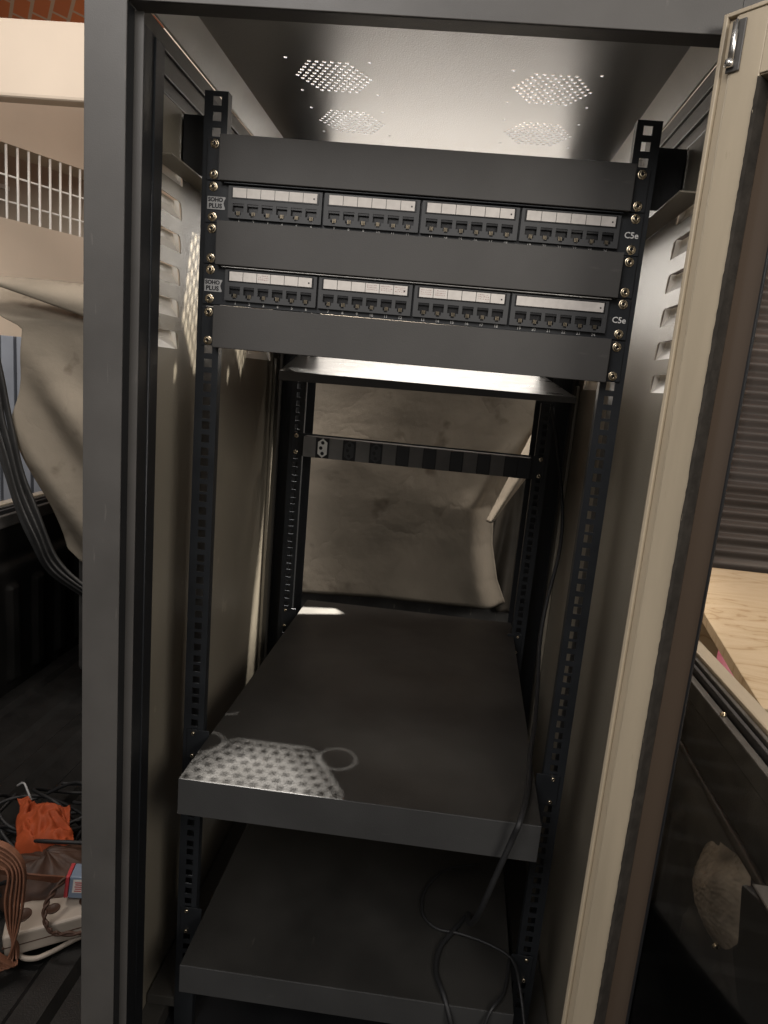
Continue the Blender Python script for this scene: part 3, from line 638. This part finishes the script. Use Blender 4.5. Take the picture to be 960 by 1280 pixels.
def patch(k, label, plain_last, numbered=True):
    zt_ = -k * U; t = thing('patch_panel', (0, 0, zt_ - U / 2), label, 'patch panel', 'network patch panels')
    b = MB(); b.box(-.2410, .2410, -.0022, -.0008, zt_ - .0442, zt_ - .0004); b.build('base_plate', 'rail', t, bevel=.0004)
    b = MB(); b.box(-.2180, .2180, -.0095, -.0024, zt_ - .0034, zt_ - .0022); b.build('top_flange', 'silver' if k == 3 else 'rail', t, bevel=.0003)
    rg = random.Random(k)
    for m in range(4):
        cx = -.1608 + m * .1082; hs = []
        for p in range(6):
            px = cx + (p - 2.5) * .0165; z0 = zt_ - .0340; w = .0062
            hs.append([(px - w, z0 + .002), (px - .0035, z0 + .002), (px - .0035, z0 - .0012), (px - .0018, z0 - .0012), (px - .0018, z0 - .0030), (px + .0018, z0 - .0030), (px + .0018, z0 - .0012), (px + .0035, z0 - .0012), (px + .0035, z0 + .002), (px + w, z0 + .002), (px + w, z0 + .0108), (px - w, z0 + .0108)])
        me = plate([(cx - .0528, zt_ - .0388), (cx + .0528, zt_ - .0388), (cx + .0528, zt_ - .0052), (cx - .0528, zt_ - .0052)], hs, .0040)
        b = MB(); b.addmesh(me, XZ(0, -.0050, 0)); mod = b.build('port_module', 'plastic', t, bevel=.0004)
        b = MB(); wl = .0476
        b.box(cx - wl - .0015, cx + wl + .0015, -.0078, -.0071, zt_ - .0182, zt_ - .0062); b.build('label_frame', 'port', mod)
        b = MB()
        if plain_last and m == 3: b.box(cx - wl, cx + wl, -.0083, -.0079, zt_ - .0172, zt_ - .0073)
        else:
            for c in range(6): b.box(cx - wl + c * .01587 + .0003, cx - wl + (c + 1) * .01587 - .0003, -.0083, -.0079, zt_ - .0172 , zt_ - .0073)
        lab = b.build('label_strip', 'paper', mod)
        cells = {(3, 1): (3, 4, 5), (3, 2): (0, 1, 4), (3, 0): (2,), (1, 0): (), (1, 2): ()}.get((k, m), ())
        if cells:
            b = MB()
            for c in cells:
                x0 = cx - wl + c * .01587
                for ln in range(3):
                    xx = x0 + .002
                    while xx < x0 + .0135:
                        w_ = rg.uniform(.0005, .0016); zz = zt_ - .0098 - ln * .0022 + rg.uniform(-.0002, .0002)
                        b.box(xx, xx + w_, -.00845, -.0083, zz, zz + rg.uniform(.0003, .0009)); xx += w_ + rg.uniform(.0004, .0012)
            b.build('handwriting', 'pencil', lab)
        b = MB(); b.lathe([(0, .0002), (.0009, .0002), (.0009, 0)], XZ(cx + wl - .0035, -.0084, zt_ - .0128), 8); b.build('tiny_dot', 'port', mod)
        for p in range(6):
            px = cx + (p - 2.5) * .0165; z0 = zt_ - .0340
            b = MB()
            b.box(px - .0066, px + .0066, -.0028, -.0023, z0 - .0035, z0 + .0112); b.box(px - .0060, px + .0060, -.0062, -.0030, z0 + .0085, z0 + .0106)
            po = b.build('port', 'port', mod)
            b = MB(); tlt = rg.uniform(-.0006, .0006)
            for c in range(-1, 2): b.box(px + c * .0014 - .0003 + tlt, px + c * .0014 + .0003 + tlt, -.0050, -.0042, z0 - .001, z0 + .0030)
            b.build('contact_pins', 'brass', po)
    for m in range(4):
        for p in range(6):
            px = -.1608 + m * .1082 + (p - 2.5) * .0165; n_ = m * 6 + p + 1
            b = MB(); b.addmesh(text(str(n_), .0046), XZ(px, -.0025, zt_ - .0412)); b.build('port_number', 'ink', t)
    for s in (-1, 1):
        for hh in (0, 2): screw(t, s * HX, -.0022, hole_z(k, hh))
    # badge with scalloped right edge
    ol = [(-.2388, zt_ - .0302), (-.2190, zt_ - .0302), (-.2183, zt_ - .0290), (-.2196, zt_ - .0262), (-.2204, zt_ - .0235), (-.2196, zt_ - .0205), (-.2180, zt_ - .0178), (-.2186, zt_ - .0168), (-.2388, zt_ - .0168)]
    me = plate(ol, [], .0006); b = MB(); b.addmesh(me, XZ(0, -.0026, 0)); bd = b.build('badge', 'badge', t)
    b = MB(); b.addmesh(text('SOHO', .0060, spacing=1.0, bold=.00022), XZ(-.2294, -.0031, zt_ - .0202)); b.addmesh(text('PLUS', .0067, spacing=1.06, bold=.00022), XZ(-.2294, -.0031, zt_ - .0267)); b.build('badge_text', 'dark_ink', bd)
    b = MB(); b.addmesh(text('C5e', .0090, bold=.0001), XZ(.2308, -.0024, zt_ - .0236)); b.build('category_mark', 'ink', t)
    return t
patch(1, 'upper patch panel of 24 ports whose label strips are all divided into cells', False)
patch(3, 'lower patch panel of 24 ports with white port numbers and one undivided label strip', True)

# shelves
def shelf(name, zs, ks, yf, q, lip, label, face):
    (xl0, xr0), (xl1, xr1) = q; yb = .560
    t = thing(name, (0, .23, zs), label, 'rack shelf', 'deep rack shelves')
    b = MB(); b.hexa([(xl0, yf, zs - .0012), (xr0, yf, zs - .0012), (xr1, yb, zs - .0012), (xl1, yb, zs - .0012), (xl0, yf, zs), (xr0, yf, zs), (xr1, yb, zs), (xl1, yb, zs)]); b.build('shelf_plate', 'shelf', t, bevel=.0005)
    b = MB(); b.box(xl0, xr0, yf - .0014, yf - .0001, zs - lip, zs + .0004); b.build('front_lip', 'shelf_lip', t, bevel=.0006)
    for s in (-1, 1):
        x = xl0 if s < 0 else xr0; xb = xl1 if s < 0 else xr1
        b = MB(); b.hexa([(x - s * .0014, yf + .001, zs - .040), (x, yf + .001, zs - .040), (xb, yb, zs - .040), (xb - s * .0014, yb, zs - .040), (x - s * .0014, yf + .001, zs - .0014), (x, yf + .001, zs - .0014), (xb, yb, zs - .0014), (xb - s * .0014, yb, zs - .0014)]); b.build('side_flange', 'shelf', t)
        for y in (0, .484):
            xs = sorted((s * .2120, s * .2410)); b = MB(); b.box(xs[0], xs[1], y - .0022, y - .0008, hole_z(ks, 0) - .037, hole_z(ks, 0) + .0045); b.build('mounting_ear', 'rail', t, bevel=.0004)
            for hh in (0, 2): screw(t, s * HX, y - .0022, hole_z(ks, hh), .0030, False)
    return t
shelf('rack_shelf', -.7182, 16, -.099, ((-.2120, .2062), (-.2048, .2265)), .0455, 'upper deep black shelf with a dotted patch of light on its front left corner', None)
shelf('rack_shelf', -.9800, 22, -.090, ((-.2062, .2080), (-.2060, .2200)), .0385, 'lower deep black shelf in shadow near the rack floor, loop of cable on it', None)
# small cantilever shelf
cs = thing('rack_shelf', (0, .33, -.235), 'shallow thin shelf sagging forward from the rear rails, above the socket strip', 'rack shelf')
b = MB(); b.hexa([(-.194, .180, -.2475), (.229, .180, -.2465), (.2185, .478, -.2150), (-.2385, .478, -.2170), (-.194, .180, -.2463), (.229, .180, -.2453), (.2185, .478, -.2138), (-.2385, .478, -.2158)]); b.build('shelf_plate', 'tray', cs, bevel=.0004)
b = MB(); b.hexa([(-.194, .1782, -.2595), (.229, .1782, -.2535), (.229, .1798, -.2535), (-.194, .1798, -.2595), (-.194, .1782, -.2460), (.229, .1782, -.2450), (.229, .1798, -.2450), (-.194, .1798, -.2460)]); b.build('front_lip', 'post', cs, bevel=.0005)
for s in (-1, 1):
    xs = sorted((s * .2130, s * .2410)); MB().box(xs[0], xs[1], .4815, .4830, -.262, -.222).build('mounting_ear', 'rail', cs, bevel=.0004)
# socket strip
ps = thing('socket_strip', (0, .48, -.382), 'black and grey power socket strip with one white outlet across the rear rails', 'power strip')
zc = -.3821
b = MB(); b.box(-.2410, .2410, .4815, .4830, zc - .0220, zc + .0220); b.build('back_plate', 'rail', ps, bevel=.0004)
b = MB(); b.box(-.2130, .2130, .4560, .4812, zc - .0195, zc + .0195); b.build('housing', 'rail', ps, bevel=.001)
for i in range(8):
    cx = -.1755 + i * .0502
    b = MB(); b.box(cx - .0380, cx - .0122, .4550, .4559, zc - .0190, zc + .0190) if i else b.box(-.2125, cx - .0135, .4550, .4559, zc - .0190, zc + .0190); b.build('spacer_plate', 'spacer', ps, bevel=.0003)
    so_ = MB().box(cx - .0118, cx + .0118, .4535, .4559, zc - .0185, zc + .0185).build('socket_module', 'black', ps, bevel=.0006)
    if i < 3:
        hexp = [(cx - .0088, zc - .0110), (cx, zc - .0180), (cx + .0088, zc - .0110), (cx + .0088, zc + .0110), (cx, zc + .0180), (cx - .0088, zc + .0110)]
        hs = [circ(cx, zc + .0100, .0034, 12), circ(cx - .0032, zc, .0034, 12), circ(cx, zc - .0100, .0034, 12)]
        me = plate(hexp, hs, .0008); b = MB(); b.addmesh(me, XZ(0, .4528, 0)); b.build('outlet_face', 'socket_w' if i == 0 else 'plastic', so_)
for s in (-1, 1):
    for q in (-.3659, -.3976): screw(ps, s * HX, .4815, q, .0034, True)
# power cable running down the right of the rack
cb = thing('power_cord', (.2, .2, -1.0), 'thin black power cord hanging down the right rear and looping over both shelves', 'power cord')
P = [(.2381, .47, -.2659), (.2566, .46, -.3394), (.2740, .42, -.4496), (.2709, .38, -.5145), (.2529, .33, -.5887), (.2415, .28, -.6429), (.2341, .2, -.6909), (.2230, .12, -.7110), (.2080, .04, -.7125), (.1964, -.04, -.7109), (.1796, -.112, -.7050), (.1733, -.114, -.7295), (.1624, -.114, -.7715), (.150, -.106, -.8300), (.148, -.060, -.890), (.150, 0., -.940), (.1549, .0523, -.9765), (.1356, .0218, -.9765), (.1164, -.0122, -.9765), (.1122, -.05, -.9765), (.1229, -.0824, -.9765), (.135, -.100, -1.00), (.15, -.10, -1.06)]
b = MB(); b.tube(spline(P, 8), .0034, 10); b.build('sheath', 'cable', cb, smooth=True)
P = [(.1757, .1582, -.9765), (.1255, .1379, -.9765), (.0939, .0916, -.9765), (.0902, .0449, -.9765), (.1102, .02, -.9765), (.1432, .015, -.9755), (.181, .0056, -.9765), (.2116, -.0147, -.9765), (.220, -.05, -.985), (.228, -.09, -1.02)]
b = MB(); b.tube(spline(P, 8), .0021, 10); b.build('loop', 'cable', cb, smooth=True)
b = MB(); b.tube(spline([(.2080, -.0147, -.9765), (.1975, -.0644, -.9765), (.178, -.0950, -.978), (.165, -.1, -1.04), (.15, -.06, -1.15)], 8), .0021, 10); b.build('loop', 'cable', cb, smooth=True)

# ================================================================== THINGS ON THE BED FLOOR, LOWER LEFT
oc = thing('orange_cloth', (-.60, .27, -1.20), 'crumpled orange cloth lying on the truck bed clutter at lower left', 'cloth')
def orange(u, v):
    TL, TR, BR, BL = Vector((-.700, .330, -1.105)), Vector((-.590, .318, -1.098)), Vector((-.512, .222, -1.132)), Vector((-.640, .235, -1.135))
    p = (TL * (1 - u) + TR * u) * (1 - v) + (BL * (1 - u) + BR * u) * v
    n1 = noise.noise(Vector((u * 3.2, v * 2.4, 3))); n2 = abs(noise.noise(Vector((u * 6 + v * 4, v * 5, 8))))
    bulge = .028 * math.sin(PI * min(1, u * 1.05)) * math.sin(PI * v)
    return p + Vector((.010 * n1, .008 * n1, bulge + .016 * n1 - .022 * n2 - .05 * max(0, v - .9) * 4))
b = MB(); b.grid(60, 50, orange); b.build('cloth', 'orange', oc, smooth=True, solid=.003)
lb = thing('leather_tool_bag', (-.58, .2, -1.20), 'dark brown leather tool bag slumped under the orange cloth', 'tool bag')
b = MB()
def bag(u, v):
    th = u * 2 * PI; ph = v * PI; r = 1 + .22 * noise.noise(Vector((math.cos(th) * 1.5, math.sin(th) * 1.5, v * 3))) - .12 * abs(noise.noise(Vector((math.cos(th) * 4, math.sin(th) * 4, v * 7))))
    return (-.575 + .098 * r * math.sin(ph) * math.cos(th), .222 + .072 * r * math.sin(ph) * math.sin(th), -1.168 + .045 * r * math.cos(ph) + .012 * math.cos(th))
b.grid(70, 40, bag); bmesh.ops.remove_doubles(b.bm, verts=b.bm.verts, dist=1e-5); b.build('body', 'brown', lb, smooth=True)
b = MB(); b.ribbon(spline([(-.665, .20, -1.150), (-.63, .165, -1.118), (-.585, .155, -1.112), (-.54, .165, -1.120), (-.505, .20, -1.15)], 8), .016, .003, (0, -.4, 1)); b.build('handle', 'strap', lb, bevel=.0008)
st = thing('webbing_strap', (-.54, .08, -1.20), 'looped brown webbing strap at the lower left corner', 'strap')
for j, (off, dz) in enumerate(((0, 0), (.007, -.006), (.013, -.013), (.021, -.018), (.030, -.028))):
    P = [(-.640 - off * .5, .092 + off * .4, -1.012 + dz), (-.590 - off * .5, .088, -.998 + dz), (-.545 - off * .6, .082, -1.000 + dz), (-.520 - off * .8, .078, -1.028 + dz * .4), (-.520 - off * .9, .074, -1.085), (-.529 - off * .6, .072 + off * .3, -1.140), (-.541 + off * .2, .066 + off * .5, -1.182 + off * .2), (-.556 + off * .8, .055 + off * .4, -1.196 + off * .2), (-.585 + off, .05, -1.185 + off), (-.61 + off, .06, -1.15)]
    b = MB(); b.ribbon(spline(P, 8), .012, .0026, (.3, -1, .1)); b.build('strap_ply', 'strap', st, bevel=.0008)
bk = thing('extension_block', (-.52, .14, -1.19), 'white plastic power extension block lying on the bed floor beside the strap', 'extension block')
R_ = Matrix.Translation((-.492, .148, -1.168)) @ Matrix.Rotation(math.radians(27), 4, 'Z') @ Matrix.Rotation(math.radians(-5), 4, 'Y')
MB().box(-.090, .115, -.034, .036, -.022, .018, R_).build('case', 'block', bk, bevel=.005, seg=3)
MB().box(-.091, .116, -.0345, .0365, -.003, -.0015, R_).build('case_seam', 'brown', bk)
MB().lathe([(.015, 0), (.015, .0012), (.013, .0014), (.012, .0006), (0, .0006)], R_ @ Matrix.Translation((-.066, .004, .0182)), 24).build('socket', 'brown', bk, smooth=True)
for q in (-.02, .03): MB().lathe([(.011, 0), (.011, .0012), (.009, .0012), (.008, .0004), (0, .0004)], R_ @ Matrix.Translation((q, .0, .0182)), 20).build('socket', 'brown', bk, smooth=True)
ab = thing('battery_box', (-.48, .16, -1.145), 'small red and blue grey box with a white label on the extension block', 'small box')
R2 = Matrix.Translation((-.470, .172, -1.120)) @ Matrix.Rotation(math.radians(14), 4, 'Z') @ Matrix.Rotation(math.radians(6), 4, 'Y')
MB().box(-.026, .06, -.015, .018, -.022, .018, R2).build('case', 'bluebox', ab, bevel=.002)
MB().box(-.0325, -.0265, -.015, .018, -.022, .018, R2).build('end_cap', 'redbox', ab, bevel=.001)
MB().box(-.020, -.003, -.0162, -.0154, -.010, .014, R2).build('sticker', 'paper', ab)
b = MB()
for i in range(5): b.box(-.017 + (i % 2) * .001, -.006, -.0168, -.0163, -.0075 + i * .004, -.0060 + i * .004, R2)
b.build('sticker_print', 'redbox', ab)
cn = thing('twisted_cord', (-.5, .1, -1.16), 'dark brown twisted cord hanging over the extension block', 'cord')
for ph in (0, PI):
    base = spline([(-.490, .19, -1.105), (-.503, .135, -1.108), (-.506, .108, -1.125), (-.492, .095, -1.146), (-.468, .095, -1.152), (-.41, .11, -1.15)], 12)
    b = MB(); b.tube([p + Vector((.0026 * math.cos(i * .6 + ph), 0, .0026 * math.sin(i * .6 + ph))) for i, p in enumerate(base)], .0024, 8); b.build('strand', 'brown', cn, smooth=True)
wc = thing('white_cable', (-.48, .1, -1.19), 'pale cable running behind the left post along the bed floor', 'cable')
b = MB(); b.tube(spline([(-.56, .115, -1.197), (-.535, .088, -1.197), (-.51, .086, -1.196), (-.49, .10, -1.194), (-.465, .128, -1.192), (-.42, .17, -1.19)], 8), .0040, 10); b.build('sheath', 'block', wc, smooth=True)
dk = thing('dark_cable_tangle', (-.6, .3, -1.2), 'tangle of dark cables lying on the bed floor around the orange cloth', 'cables')
for k in range(7):
    rg = random.Random(40 + k); c0 = Vector((-.60 + rg.uniform(-.08, .08), .33 + rg.uniform(-.12, .12), -1.17)); pts = []
    for i in range(9):
        a_ = i * 1.1 + k; pts.append(c0 + Vector((math.cos(a_) * rg.uniform(.06, .12), math.sin(a_) * rg.uniform(.05, .10), rg.uniform(-.02, .055))))
    b = MB(); b.tube(spline(pts, 8), .0035, 8); b.build('cable', 'cable', dk, smooth=True)
b = MB(); b.tube(spline([(-.72, .36, -1.10), (-.70, .35, -1.085), (-.685, .34, -1.095), (-.675, .335, -1.11)], 8), .002, 8); tag(b.build('bent_wire', 'badge', smooth=True), 'thin bent grey wire at the left end of the orange cloth', 'wire')
